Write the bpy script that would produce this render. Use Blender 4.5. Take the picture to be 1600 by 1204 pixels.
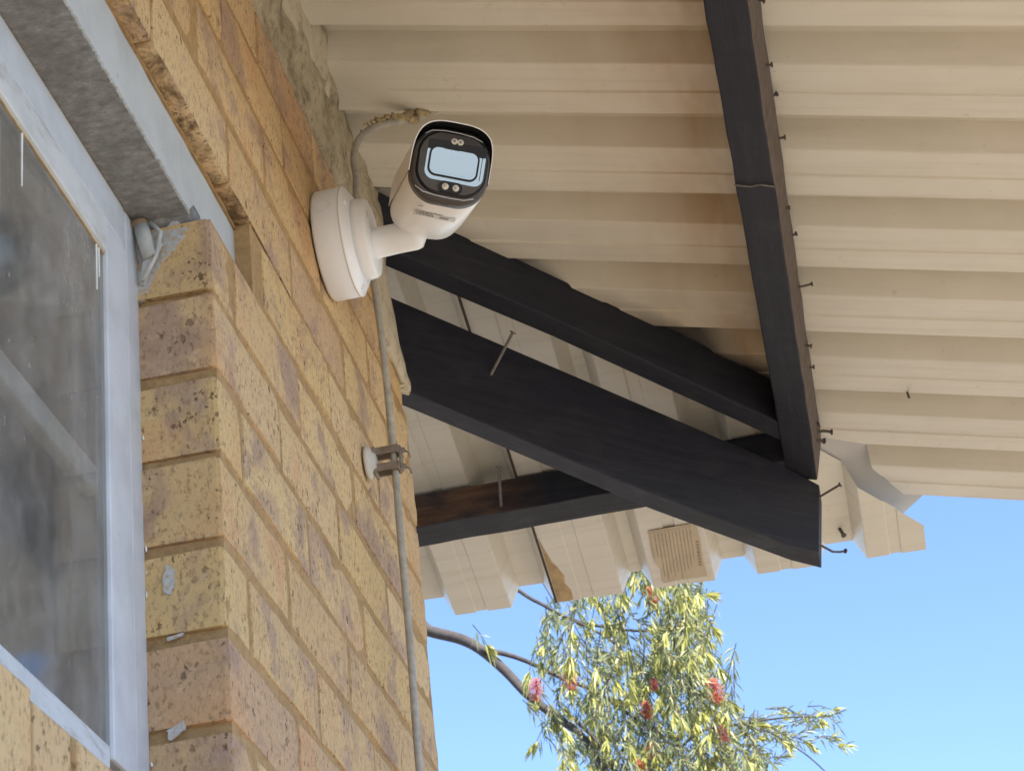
import bpy, math, random
from mathutils import Vector, Matrix, noise
random.seed(7)
sc = bpy.context.scene
for o in list(bpy.data.objects): bpy.data.objects.remove(o)

# ------------------------------------------------------------------ camera
CAM = Vector((0.4793, 0.0, -1.0887))
yaw, pitch, roll = math.radians(-7.3678), math.radians(29.2422), math.radians(-6.8374)
fw = Vector((math.sin(yaw)*math.cos(pitch), math.cos(yaw)*math.cos(pitch), math.sin(pitch)))
rt = Vector((math.cos(yaw), -math.sin(yaw), 0)); up = rt.cross(fw)
r2 = rt*math.cos(roll)+up*math.sin(roll); u2 = -rt*math.sin(roll)+up*math.cos(roll)
cd = bpy.data.cameras.new('camera'); cam = bpy.data.objects.new('camera', cd); sc.collection.objects.link(cam)
M = Matrix((r2, u2, -fw)).transposed().to_4x4(); M.translation = CAM
cam.matrix_world = M
cd.sensor_width = 36.0; cd.lens = 36.0*3404.3/1600.0; cd.clip_start = 0.05; cd.clip_end = 3000
cd.dof.use_dof = True; cd.dof.focus_distance = 2.45; cd.dof.aperture_fstop = 30
sc.camera = cam
sc.render.resolution_x = 1024; sc.render.resolution_y = 770

# ------------------------------------------------------------------ light
SUN = Vector((0.48, -0.62, 0.84)).normalized()      # towards the sun
sun_el = math.asin(SUN.z); sun_az = math.atan2(SUN.x, SUN.y)
w = bpy.data.worlds.new("World"); sc.world = w; w.use_nodes = True
nt = w.node_tree; bg = nt.nodes['Background']
sky = nt.nodes.new('ShaderNodeTexSky'); sky.sky_type = 'NISHITA'; sky.sun_disc = False
sky.sun_elevation = sun_el; sky.sun_rotation = sun_az
sky.air_density = 0.8; sky.dust_density = 0.0; sky.ozone_density = 3.0; sky.altitude = 1500
nt.links.new(sky.outputs[0], bg.inputs[0]); bg.inputs[1].default_value = 0.128
sl = bpy.data.lights.new('sun', 'SUN'); sl.energy = 5.0; sl.angle = math.radians(0.5); sl.color = (1.0, 0.95, 0.86)
so = bpy.data.objects.new('sun', sl); sc.collection.objects.link(so)
so.rotation_euler = SUN.to_track_quat('Z', 'Y').to_euler(); so.location = (3, -3, 6)
sc.view_settings.view_transform = 'Standard'; sc.view_settings.look = 'None'
sc.view_settings.exposure = 1.72; sc.view_settings.gamma = 1; sc.view_settings.use_curve_mapping = False

YC, YR = 2.5688, 1.6556          # far wall corner, window reveal (y)
CP, BH = 0.085, 0.0718           # course pitch, brick height
T, Z0 = 0.255, 0.64              # roof pitch (tan), pan level at the wall line

# ------------------------------------------------------------------ helpers
def link(o, parent=None):
    sc.collection.objects.link(o)
    if parent is not None: o.parent = parent
    return o
def mesh(name, vs, fs, mats, parent=None, smooth=False, mi=None):
    me = bpy.data.meshes.new(name); me.from_pydata([tuple(v) for v in vs], [], fs)
    if not isinstance(mats, (list, tuple)): mats = [mats]
    for m in mats: me.materials.append(m)
    if mi: me.polygons.foreach_set('material_index', mi)
    if smooth: me.polygons.foreach_set('use_smooth', [True]*len(me.polygons))
    me.update()
    return link(bpy.data.objects.new(name, me), parent)
def tag(o, label=None, cat=None, group=None, kind=None):
    if label: o['label'] = label
    if cat: o['category'] = cat
    if group: o['group'] = group
    if kind: o['kind'] = kind
    return o
def thing(name, label, cat, loc=(0, 0, 0), group=None):
    o = bpy.data.objects.new(name, None); o.empty_display_size = .05; link(o); o.location = loc
    return tag(o, label, cat, group)
class MB:
    def __init__(s): s.v = []; s.f = []; s.m = []
    def add(s, vs, fs, mi=0):
        b = len(s.v); s.v += [Vector(v) for v in vs]; s.f += [tuple(b+i for i in f) for f in fs]; s.m += [mi]*len(fs)
    def box(s, lo, hi, mi=0):
        x0, y0, z0 = lo; x1, y1, z1 = hi
        s.add([(x0,y0,z0),(x1,y0,z0),(x1,y1,z0),(x0,y1,z0),(x0,y0,z1),(x1,y0,z1),(x1,y1,z1),(x0,y1,z1)],
              [(0,3,2,1),(4,5,6,7),(0,1,5,4),(1,2,6,5),(2,3,7,6),(3,0,4,7)], mi)
    def hexa(s, p, mi=0):   # 8 points: bottom 4 then top 4
        s.add(p, [(0,3,2,1),(4,5,6,7),(0,1,5,4),(1,2,6,5),(2,3,7,6),(3,0,4,7)], mi)
    def tube(s, pts, rad, n=8, mi=0, cap=True):
        pts = [Vector(p) for p in pts]; k = len(pts)
        if not isinstance(rad, (list, tuple)): rad = [rad]*k
        rings = []; prev = None
        for i, p in enumerate(pts):
            d = (pts[min(i+1, k-1)]-pts[max(i-1, 0)]).normalized()
            if prev is None:
                a = d.orthogonal().normalized()
            else:
                a = (prev-d*prev.dot(d)).normalized()
            prev = a; b = d.cross(a)
            rings.append([p+(a*math.cos(2*math.pi*j/n)+b*math.sin(2*math.pi*j/n))*rad[i] for j in range(n)])
        vs = [v for r in rings for v in r]; fs = []
        for i in range(k-1):
            for j in range(n): fs.append((i*n+j, i*n+(j+1) % n, (i+1)*n+(j+1) % n, (i+1)*n+j))
        if cap: fs += [tuple(range(n-1, -1, -1)), tuple((k-1)*n+j for j in range(n))]
        s.add(vs, fs, mi)
    def loft(s, rings, mi=0, cap0=True, cap1=True):
        n = len(rings[0]); vs = [v for r in rings for v in r]; fs = []
        for i in range(len(rings)-1):
            for j in range(n): fs.append((i*n+j, i*n+(j+1) % n, (i+1)*n+(j+1) % n, (i+1)*n+j))
        if cap0: fs.append(tuple(range(n-1, -1, -1)))
        if cap1: fs.append(tuple((len(rings)-1)*n+j for j in range(n)))
        s.add(vs, fs, mi)
    def build(s, name, mats, parent=None, smooth=False):
        return mesh(name, s.v, s.f, mats, parent, smooth, s.m)
def bevel(o, wd, seg=2):
    m = o.modifiers.new('bevel', 'BEVEL'); m.width = wd; m.segments = seg; m.limit_method = 'ANGLE'; m.angle_limit = math.radians(35)
    return o
def fn(p, s=1.0, seed=0.0): return noise.noise(Vector(p)*s+Vector((seed, seed*1.7, -seed)))

# ------------------------------------------------------------------ materials
class Mat:
    def __init__(s, name):
        s.m = bpy.data.materials.new(name); s.m.use_nodes = True; s.t = s.m.node_tree; s.n = s.t.nodes
        s.p = s.n['Principled BSDF']; s.out = s.n['Material Output']
    def node(s, typ, **kw):
        n = s.n.new(typ)
        for k, v in kw.items(): setattr(n, k, v)
        return n
    def L(s, a, b): s.t.links.new(a, b)
    def coords(s, scale=(1, 1, 1), kind='Object', rnd=False):
        tc = s.node('ShaderNodeTexCoord'); mp = s.node('ShaderNodeMapping'); mp.inputs['Scale'].default_value = scale
        src = tc.outputs[kind]
        if rnd:
            oi = s.node('ShaderNodeObjectInfo'); vm = s.node('ShaderNodeVectorMath', operation='SCALE'); cx = s.node('ShaderNodeCombineXYZ')
            for i in range(3): s.L(oi.outputs['Random'], cx.inputs[i])
            s.L(cx.outputs[0], vm.inputs[0]); vm.inputs['Scale'].default_value = 40
            va = s.node('ShaderNodeVectorMath', operation='ADD'); s.L(src, va.inputs[0]); s.L(vm.outputs[0], va.inputs[1]); src = va.outputs[0]
        s.L(src, mp.inputs[0]); return mp.outputs[0]
    def noise(s, co, scale=5, detail=4, rough=.6, dist=0):
        n = s.node('ShaderNodeTexNoise'); s.L(co, n.inputs['Vector']); n.inputs['Scale'].default_value = scale
        n.inputs['Detail'].default_value = detail; n.inputs['Roughness'].default_value = rough; n.inputs['Distortion'].default_value = dist
        return n.outputs['Fac']
    def ramp(s, fac, stops):
        r = s.node('ShaderNodeValToRGB'); s.L(fac, r.inputs[0]); e = r.color_ramp.elements
        while len(e) < len(stops): e.new(.5)
        for i, (p, c) in enumerate(stops):
            e[i].position = p; e[i].color = (c, c, c, 1) if isinstance(c, (int, float)) else (*c, 1)
        return r.outputs[0]
    def mix(s, fac, a, b, mode='MIX'):
        n = s.node('ShaderNodeMix', data_type='RGBA', blend_type=mode)
        for sock, v in ((n.inputs[0], fac), (n.inputs[6], a), (n.inputs[7], b)):
            if isinstance(v, (int, float)): sock.default_value = v
            elif isinstance(v, tuple): sock.default_value = (*v, 1)
            else: s.L(v, sock)
        return n.outputs[2]
    def math(s, op, a, b=None, clamp=False):
        n = s.node('ShaderNodeMath', operation=op); n.use_clamp = clamp
        for i, v in enumerate((a, b)):
            if v is None: continue
            if isinstance(v, (int, float)): n.inputs[i].default_value = v
            else: s.L(v, n.inputs[i])
        return n.outputs[0]
    def remap(s, v, a, b, c=0, d=1):
        n = s.node('ShaderNodeMapRange'); s.L(v, n.inputs[0])
        for i, x in enumerate((a, b, c, d)): n.inputs[i+1].default_value = x
        return n.outputs[0]
    def color(s, c):
        if isinstance(c, tuple): s.p.inputs['Base Color'].default_value = (*c, 1)
        else: s.L(c, s.p.inputs['Base Color'])
        return s
    def rough(s, v):
        if isinstance(v, (int, float)): s.p.inputs['Roughness'].default_value = v
        else: s.L(v, s.p.inputs['Roughness'])
        return s
    def bump(s, h, strength=.3, dist=.002):
        b = s.node('ShaderNodeBump'); s.L(h, b.inputs['Height']); b.inputs['Strength'].default_value = strength; b.inputs['Distance'].default_value = dist
        s.L(b.outputs[0], s.p.inputs['Normal']); return s
    def spec(s, v): s.p.inputs['Specular IOR Level'].default_value = v; return s
def simple(name, c, r=.5, n_scale=30, var=.15, bump=0.0, spec=.5):
    m = Mat(name); f = m.noise(m.coords(), n_scale, 5)
    m.color(m.ramp(f, [(.3, tuple(x*(1-var) for x in c)), (.7, tuple(min(1, x*(1+var)) for x in c))])).rough(r).spec(spec)
    if bump: m.bump(f, bump, .001)
    return m.m

def brick_material(name, dirty=False):
    m = Mat(name); co = m.coords((1, 1, 1), rnd=True)
    oi = m.node('ShaderNodeObjectInfo')
    base = m.ramp(oi.outputs['Random'], [(0, (.59, .405, .185)), (.2, (.65, .47, .24)), (.4, (.56, .375, .19)), (.55, (.64, .46, .25)), (.7, (.53, .35, .20)), (.85, (.61, .425, .20)), (1, (.49, .32, .20))])
    warp = m.noise(m.coords((1, 1, .7), rnd=True), 55, 4, .7)
    big = m.noise(m.coords((1, .8, .9), rnd=True), 11, 4, .6, .5)
    flash = m.ramp(m.math('ADD', big, m.math('MULTIPLY', m.math('SUBTRACT', warp, .5), .12)), [(.515, 0), (.63, .75)])
    c = m.mix(flash, base, m.ramp(warp, [(.3, (.28, .18, .14)), (.7, (.41, .285, .225))]))
    c = m.mix(m.ramp(m.noise(m.coords((1, .8, .7), rnd=True), 7.3, 3, .5), [(.57, 0), (.70, .6)]), c, (.60, .33, .16))
    fine = m.noise(m.coords((1, 1, .55), rnd=True), 210, 6, .8)
    c = m.mix(m.ramp(fine, [(.36, .75), (.49, 0)]), c, (.22, .14, .075))
    c = m.mix(m.ramp(m.noise(co, 75, 5, .7), [(.56, 0), (.72, .35)]), c, (.76, .60, .37))
    # ragged pits left by the wire cut
    dist = m.node('ShaderNodeVectorMath', operation='ADD'); nn = m.node('ShaderNodeTexNoise'); m.L(co, nn.inputs['Vector']); nn.inputs['Scale'].default_value = 240; nn.inputs['Detail'].default_value = 3
    vs_ = m.node('ShaderNodeVectorMath', operation='SCALE'); m.L(nn.outputs['Color'], vs_.inputs[0]); vs_.inputs['Scale'].default_value = .0085
    m.L(co, dist.inputs[0]); m.L(vs_.outputs[0], dist.inputs[1])
    pit = None
    for sc_, thr, r0, r1 in ((95, .70, .13, .30), (200, .60, .14, .36)):
        mp = m.node('ShaderNodeMapping'); mp.inputs['Scale'].default_value = (sc_, sc_, sc_*.62); m.L(dist.outputs[0], mp.inputs[0])
        v = m.node('ShaderNodeTexVoronoi'); v.feature = 'F1'; m.L(mp.outputs[0], v.inputs['Vector']); v.inputs['Scale'].default_value = 1.0
        sep = m.node('ShaderNodeSeparateColor'); m.L(v.outputs['Color'], sep.inputs[0])
        pk = m.math('GREATER_THAN', m.math('ADD', sep.outputs[0], m.math('MULTIPLY', flash, .12)), thr)
        size = m.remap(sep.outputs[1], 0, 1, r0, r1)
        q = m.math('MULTIPLY', m.remap(m.math('SUBTRACT', v.outputs['Distance'], size), -.06, .05, 1, 0), pk)
        pit = q if pit is None else m.math('MAXIMUM', pit, q)
    pit = m.math('MULTIPLY', pit, m.ramp(m.noise(co, 26, 3), [(.36, .08), (.6, 1)]))
    c = m.mix(m.math('MULTIPLY', pit, .8), c, (.11, .068, .04))
    if dirty:
        c = m.mix(m.ramp(m.noise(m.coords((1, 1, 1), rnd=True), 22, 5, .7, .6), [(.44, 0), (.60, .9)]), c, (.10, .065, .032))
    m.color(c).rough(.9).spec(.2)
    h = m.math('SUBTRACT', m.math('ADD', m.math('MULTIPLY', fine, .8), m.math('MULTIPLY', m.noise(co, 45, 4), 1.0)), m.math('MULTIPLY', pit, 1.3))
    m.bump(h, .6, .0022)
    return m.m
M_BRICK = brick_material('face_brick'); M_BRICKD = brick_material('stained_brick', True)

m = Mat('mortar'); co = m.coords()
f = m.noise(co, 90, 6, .7); g = m.noise(co, 9, 4)
c = m.ramp(f, [(.25, (.30, .185, .085)), (.6, (.45, .295, .145)), (.8, (.54, .375, .205))])
c = m.mix(m.ramp(g, [(.5, 0), (.75, .55)]), c, (.27, .175, .085))
m.color(c).rough(.95).spec(.1).bump(f, .8, .004); M_MORTAR = m.m

m = Mat('plaster_fill'); co = m.coords()
f = m.noise(co, 70, 6, .7); g = m.noise(co, 16, 5, .7)
c = m.ramp(g, [(.32, (.19, .165, .12)), (.43, (.40, .345, .235)), (.6, (.53, .465, .33)), (.75, (.58, .53, .41))])
c = m.mix(m.ramp(f, [(.30, .7), (.5, 0)]), c, (.13, .11, .08))
m.color(c).rough(.95).spec(.1).bump(f, .9, .006); M_FILL = m.m

m = Mat('painted_fill'); co = m.coords()
f = m.noise(co, 55, 6, .7)
m.color(m.ramp(f, [(.28, (.25, .20, .12)), (.45, (.52, .46, .335)), (.75, (.59, .54, .42))])).rough(.85).bump(f, .7, .004); M_FILLP = m.m

m = Mat('concrete_soffit'); co = m.coords((.62, 1, 1)); f = m.noise(co, 130, 6, .75); g = m.noise(m.coords(), 26, 6, .7)
c = m.ramp(f, [(.3, (.18, .18, .175)), (.55, (.31, .31, .30)), (.75, (.46, .46, .445))])
c = m.mix(m.ramp(g, [(.35, .6), (.55, 0)]), c, (.19, .185, .175))
m.color(c).rough(.95).spec(.1).bump(f, .9, .004); M_CONC = m.m

def paint(name, c, chips=.0, rgh=.45, streak=(1, 1, 1), cracks=0.0):
    m = Mat(name); co = m.coords(streak); f = m.noise(co, 60, 5, .6); g = m.noise(m.coords(), 14, 5, .65)
    col = m.ramp(g, [(.3, tuple(x*.82 for x in c)), (.55, c), (.8, tuple(min(1, x*1.1) for x in c))])
    if cracks:
        k = m.noise(m.coords((130, 9, 40)), 1.6, 5, .75)
        col = m.mix(m.ramp(k, [(.34, cracks), (.48, 0)]), col, (.22, .19, .15))
    if chips: col = m.mix(m.ramp(m.noise(m.coords(), 85, 6, .7), [(.66, 0), (.72, chips)]), col, (.16, .115, .075))
    m.color(col).rough(rgh).bump(f, .35, .0015); return m.m
M_FRAME = paint('blue_grey_paint', (.56, .58, .605), .35, .4, (1, 1, .06))
M_FRAME_OLD = paint('weathered_white_paint', (.56, .57, .57), .3, .6, (1, .08, 1), .45)
M_STRIP = paint('lintel_paint', (.47, .495, .50), .45, .5)
m = Mat('paint_splash'); m.color(m.ramp(m.noise(m.coords(), 230, 5, .8), [(.40, (.45, .33, .2)), (.52, (.44, .45, .46)), (.7, (.52, .55, .58))])).rough(.7); M_SPLASH = m.m

# roof sheet: cream enamel, dust, brown and black tints beside the timbers
m = Mat('cream_enamel'); geo = m.node('ShaderNodeNewGeometry'); sx = m.node('ShaderNodeSeparateXYZ'); m.L(geo.outputs['Position'], sx.inputs[0])
co = m.coords(); g = m.noise(co, 7, 4, .6); f = m.noise(m.coords((1, 1, 1)), 46, 5, .7)
c = m.ramp(g, [(.3, (.635, .598, .51)), (.7, (.70, .665, .575))])
c = m.mix(m.ramp(f, [(.64, 0), (.8, .5)]), c, (.33, .27, .19))
st = m.noise(m.coords((1.2, 26, 1)), 3, 5, .6); c = m.mix(m.ramp(st, [(.5, 0), (.75, .3)]), c, (.44, .385, .29))
spk = m.noise(co, 130, 3, .6); c = m.mix(m.ramp(spk, [(.73, 0), (.77, .7)]), c, (.2, .15, .1))
wb = m.noise(m.coords((3, 1, 1)), 5, 3)
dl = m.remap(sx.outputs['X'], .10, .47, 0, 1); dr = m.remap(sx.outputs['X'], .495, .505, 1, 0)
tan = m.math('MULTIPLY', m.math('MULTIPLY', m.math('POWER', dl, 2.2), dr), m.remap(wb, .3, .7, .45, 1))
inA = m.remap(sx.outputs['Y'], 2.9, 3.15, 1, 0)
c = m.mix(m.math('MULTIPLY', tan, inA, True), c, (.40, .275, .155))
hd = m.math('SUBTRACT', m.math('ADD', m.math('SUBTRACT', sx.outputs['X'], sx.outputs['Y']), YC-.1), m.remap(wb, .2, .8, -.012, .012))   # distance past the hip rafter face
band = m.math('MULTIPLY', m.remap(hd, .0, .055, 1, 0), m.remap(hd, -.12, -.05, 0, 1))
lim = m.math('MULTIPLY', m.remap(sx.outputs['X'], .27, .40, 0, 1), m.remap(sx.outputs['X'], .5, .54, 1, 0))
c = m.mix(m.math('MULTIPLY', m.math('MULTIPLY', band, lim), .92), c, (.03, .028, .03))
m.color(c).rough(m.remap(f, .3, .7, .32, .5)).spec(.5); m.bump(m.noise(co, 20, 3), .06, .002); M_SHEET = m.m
M_FLASH = simple('grey_flashing', (.50, .49, .47), .35, 12, .06)

def timber(name, bare=0.0, axis=(40, 3, 40), turn=0.0):
    m = Mat(name)
    def along(k):
        tc = m.node('ShaderNodeTexCoord'); rt_ = m.node('ShaderNodeMapping'); rt_.inputs['Rotation'].default_value = (0, 0, turn); m.L(tc.outputs['Object'], rt_.inputs[0])
        mp = m.node('ShaderNodeMapping'); mp.inputs['Scale'].default_value = tuple(a*k for a in axis); m.L(rt_.outputs[0], mp.inputs[0]); return mp.outputs[0]
    grain = m.noise(along(1.0), 2.0, 6, .7, .4); fine = m.noise(along(3.2), 2.0, 4, .7); f = m.noise(m.coords(), 17, 5, .7); g = m.noise(m.coords(), 120, 4, .7)
    c = m.ramp(grain, [(.3, (.020, .0215, .029)), (.5, (.0255, .027, .037)), (.72, (.035, .035, .044))])
    c = m.mix(m.ramp(f, [(.5, 0), (.74, .55)]), c, (.045, .044, .052))
    if bare:
        wood = m.ramp(grain, [(.3, (.07, .038, .024)), (.55, (.17, .095, .055)), (.8, (.25, .15, .09))])
        sp = m.node('ShaderNodeSeparateXYZ'); m.L(m.coords(), sp.inputs[0])
        c = m.mix(m.math('MULTIPLY', m.ramp(m.noise(m.coords((7, 14, 14)), 1.4, 4, .6), [(.36, .2), (.55, bare)]), m.remap(sp.outputs['X'], .0, .12, 1, 0)), c, wood)
    c = m.mix(m.ramp(g, [(.72, 0), (.78, .5)]), c, (.17, .14, .12))
    c = m.mix(m.ramp(fine, [(.70, 0), (.78, .35)]), c, (.11, .10, .10))
    m.color(c).rough(m.remap(f, .3, .7, .5, .75)).spec(.16).bump(m.math('ADD', grain, m.math('MULTIPLY', fine, .5)), .4, .002); return m.m
M_TIMBER = timber('black_timber'); M_TIMBER_D = timber('black_timber_diagonal', 0, (3, 40, 40), math.radians(-45)); M_TIMBER_X = timber('black_timber_short', 0, (3, 40, 40)); M_TIMBER_SIDE = timber('brown_timber', .95, (3, 40, 40))
M_EDGE = simple('rough_timber_edge', (.10, .075, .06), .8, 60, .35, .4)
M_NAIL = simple('rusty_nail', (.075, .06, .05), .55, 200, .4, .3)
M_NAILB = simple('dull_nail', (.16, .14, .125), .45, 200, .3, .2)

m = Mat('dirty_glass'); co = m.coords()
gl = m.node('ShaderNodeBsdfGlossy'); gl.inputs['Roughness'].default_value = .06; gl.inputs['Color'].default_value = (.85, .9, .95, 1)
tr = m.node('ShaderNodeBsdfTransparent'); tr.inputs['Color'].default_value = (.82, .83, .83, 1)
df = m.node('ShaderNodeBsdfDiffuse')
d1 = m.noise(m.coords((1, 1, .6)), 34, 7, .8, .2); d2 = m.noise(co, 4.5, 3, .5); d3 = m.noise(m.coords((1, 1, .5)), 150, 3, .7)
m.L(m.ramp(m.noise(m.coords((1, 1, .6)), 22, 5, .75), [(.35, (.36, .325, .28)), (.55, (.50, .465, .415)), (.75, (.64, .61, .57))]), df.inputs['Color'])
dust = m.math('ADD', m.math('ADD', m.math('MULTIPLY', m.ramp(d1, [(.34, .24), (.66, .55)]), .55), m.ramp(d2, [(.38, .0), (.68, .18)])), m.ramp(d3, [(.66, 0), (.74, .25)]), True)
mx = m.node('ShaderNodeMixShader'); m.L(dust, mx.inputs[0]); m.L(tr.outputs[0], mx.inputs[1]); m.L(df.outputs[0], mx.inputs[2])
lw = m.node('ShaderNodeFresnel'); lw.inputs[0].default_value = 1.45
mx2 = m.node('ShaderNodeMixShader'); m.L(m.math('MULTIPLY', lw.outputs[0], .35), mx2.inputs[0]); m.L(mx.outputs[0], mx2.inputs[1]); m.L(gl.outputs[0], mx2.inputs[2])
m.L(mx2.outputs[0], m.out.inputs[0]); M_GLASS = m.m
M_BARW = simple('white_bar_paint', (.86, .86, .82), .5, 20, .1)
M_ROOM = simple('room_plaster', (.30, .27, .24), .9, 4, .2)
M_PLASTIC = simple('white_plastic', (.76, .78, .81), .38, 6, .02)
M_PLASTICW = simple('camera_white', (.83, .85, .88), .32, 6, .02)
M_BLACK = simple('black_plastic', (.018, .018, .02), .25, 60, .2)
M_BEZEL = simple('grey_black_bezel', (.06, .052, .048), .42, 60, .15)
M_BLACKG = simple('black_gloss', (.006, .007, .010), .10, 60, .1, 0, .3)
M_SILVER = simple('bright_edge', (.55, .56, .58), .25, 60, .1)
m = Mat('camera_window'); m.color((.40, .54, .68)).rough(.12).spec(.8); m.p.inputs['Metallic'].default_value = .85; M_WINDOW = m.m  # blue base colour stands in for the sky reflected in the glass
M_LED = simple('led_lens', (.62, .60, .54), .18, 300, .2, .2)
M_LEDC = simple('led_core', (.55, .43, .20), .3, 300, .3)
M_PRINT = simple('grey_print', (.22, .205, .20), .6, 80, .3)
M_STICK = simple('silver_sticker', (.66, .66, .64), .3, 30, .06)
M_CABLE = simple('grey_conduit', (.34, .315, .27), .55, 90, .22, .3)
M_CRUST = simple('mortar_crust', (.36, .285, .165), .95, 90, .5, .9)
M_CLIPW = simple('old_white_plastic', (.55, .52, .46), .5, 30, .12)
M_CLIPB = simple('brown_metal', (.20, .16, .125), .45, 70, .3)
M_PAPER = simple('paper_label', (.54, .45, .32), .75, 20, .1)
M_INK = simple('brown_ink', (.33, .255, .17), .8, 60, .2)
M_TORN = simple('torn_paper', (.42, .30, .155), .85, 40, .3, .3)
M_HINGE = simple('painted_hinge', (.45, .45, .43), .5, 40, .25, .3)
M_RUST = simple('hinge_rust', (.22, .15, .09), .8, 60, .4, .4)
M_BARK = simple('grey_bark', (.05, .042, .04), .9, 40, .35, .6)

def leafmat(name, a, b, tr):
    m = Mat(name); oi = m.node('ShaderNodeNewGeometry')
    c = m.ramp(oi.outputs['Random Per Island'], [(0, a), (1, b)]); m.color(c).rough(.42).spec(.4)
    t = m.node('ShaderNodeBsdfTranslucent'); m.L(m.mix(.5, c, tr), t.inputs[0])
    mx = m.node('ShaderNodeMixShader'); mx.inputs[0].default_value = .34
    m.L(m.p.outputs[0], mx.inputs[1]); m.L(t.outputs[0], mx.inputs[2]); m.L(mx.outputs[0], m.out.inputs[0]); return m.m
M_LEAF_OLD = leafmat('old_leaf', (.10, .14, .06), (.34, .335, .17), (.3, .34, .09))
M_LEAF_NEW = leafmat('young_leaf', (.30, .32, .075), (.52, .49, .19), (.52, .5, .13))
M_FLOWER = leafmat('red_filament', (.55, .12, .09), (.70, .29, .21), (.7, .2, .13))

# ------------------------------------------------------------------ ground and room
GZ = -2.75
m = Mat('pale_ground'); co = m.coords(kind='Object'); f = m.noise(co, 1.3, 6, .6); g = m.noise(co, 40, 4, .7)
c = m.ramp(f, [(.3, (.19, .16, .125)), (.6, (.245, .21, .17)), (.8, (.29, .255, .21))])
m.color(m.mix(m.ramp(g, [(.4, .35), (.6, 0)]), c, (.14, .115, .085))).rough(.95); M_GROUND = m.m
R = 900
tag(mesh('ground', [(-R,-R,GZ),(R,-R,GZ),(R,R,GZ),(-R,R,GZ)], [(0,1,2,3)], M_GROUND), kind='structure')
b = MB(); x0, x1, y0, y1, z0, z1 = -3.0, -.135, -3.0, YC-.125, GZ+.02, .50
b.add([(x0,y0,z0),(x1,y0,z0),(x1,y1,z0),(x0,y1,z0),(x0,y0,z1),(x1,y0,z1),(x1,y1,z1),(x0,y1,z1)],
      [(0,1,2,3),(4,7,6,5),(0,4,5,1),(2,6,7,3),(3,7,4,0)])
tag(b.build('interior_room', M_ROOM), kind='structure')

# ------------------------------------------------------------------ brick wall
wall = thing('brick_wall', 'yellow tan face brick wall with mauve flashes and recessed sandy mortar', 'brick wall', (0, YR, 0))
def rel(o): o.location = Vector(o.location)-o.parent.location; return o
JD = .0026                                     # joint recess
ZT, ZB = 6*CP-.004, -7.0*CP                    # wall top / sill level
mb = MB(); D = -.115
def slab(y0, y1, z0, z1): mb.box((D, y0, z0), (-JD, y1, z1))
slab(YR+.0035, YC-JD, GZ, .085); slab(1.80, YC-JD, .085, 2*CP+.004)          # right of the window
slab(-3.0, YC-JD, 2*CP+.004, 4*CP+.004); slab(-3.0, 2.532, 4*CP+.004, 5*CP+.002); slab(-3.0, 2.508, 5*CP+.002, ZT)
slab(-3.0, YR+.006, GZ, -.62)
mb.box((D, -3.0, -.62), (-JD, .35, 2*CP))
mb.box((D-.002, -3.0, ZT), (-.035, 2.47, ZT+.16))
mo = mb.build('mortar', M_MORTAR, wall); mo.location = -wall.location

def brick_mesh(L, seed, W=.106, H=BH, dirty=False):
    """brick with uneven arrises: front at x=0, going to -W; y 0..L ; z 0..H"""
    rnd = random.Random(seed); ny = max(2, int(L/.026)); nz = 4
    vs = []; fs = []; idx = {}
    def j(a): return rnd.uniform(-a, a)
    ys = [L*i/ny for i in range(ny+1)]; zs = [H*i/nz for i in range(nz+1)]
    for k, z in enumerate(zs):
        for i, y in enumerate(ys):
            e = (i in (0, ny)) or (k in (0, nz)); cnr = (i in (0, ny)) and (k in (0, nz))
            x = -(.0012 if cnr else .0008 if e else 0)+j(.0005)
            if e and rnd.random() < .07: x -= rnd.uniform(.0006, .0022)
            yy = y+(j(.0016) if i in (0, ny) else 0); zz = z+(j(.0015) if k in (0, nz) else 0)
            idx[i, k] = len(vs); vs.append((x, yy, zz))
    for k in range(nz):
        for i in range(ny): fs.append((idx[i, k], idx[i+1, k], idx[i+1, k+1], idx[i, k+1]))
    loop = [idx[i, 0] for i in range(ny)]+[idx[ny, k] for k in range(nz)]+[idx[i, nz] for i in range(ny, 0, -1)]+[idx[0, k] for k in range(nz, 0, -1)]
    # a second ring 4 mm in softens the arris, then the back
    r1 = []; r2_ = []
    for v in loop:
        x, y, z = vs[v]
        oy = -.0012 if y < .003 else .0012 if y > L-.003 else 0; oz = -.0012 if z < .003 else .0012 if z > H-.003 else 0
        r1.append(len(vs)); vs.append((x-.004, y+oy, z+oz))
    for v in loop:
        x, y, z = vs[v]; r2_.append(len(vs)); vs.append((-W, y, z))
    n = len(loop); front = len(fs)
    for q in range(n):
        a, c2 = q, (q+1) % n
        fs.append((loop[c2], loop[a], r1[a], r1[c2])); fs.append((r1[c2], r1[a], r2_[a], r2_[c2]))
    fs.append(tuple(reversed(r2_)))
    me = bpy.data.meshes.new('brick'); me.from_pydata(vs, [], fs); me.materials.append(M_BRICK); me.materials.append(M_BRICKD)
    if dirty:
        for q in range(ny): me.polygons[front+2*q].material_index = 1; me.polygons[front+2*q+1].material_index = 1
    me.update()
    return me
_bm = {}
def brick(y0, y1, z, par, variant=None, label=None, x=0.0, dirty=False):
    L = round(y1-y0, 3); v = random.randrange(5) if variant is None else variant
    key = (L, v, dirty)
    if key not in _bm: _bm[key] = brick_mesh(L, int(L*1000)*7+v*131, dirty=dirty)
    o = bpy.data.objects.new('brick', _bm[key]); link(o, par)
    o.location = Vector((x+random.uniform(-.0012, .0004), y0, z+random.uniform(-.001, .001)))-par.location
    o.rotation_euler = (random.uniform(-.006, .006), 0, random.uniform(-.006, .006))
    if label: o['label'] = label
    return o
J = .0105; BP = .2335
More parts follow.
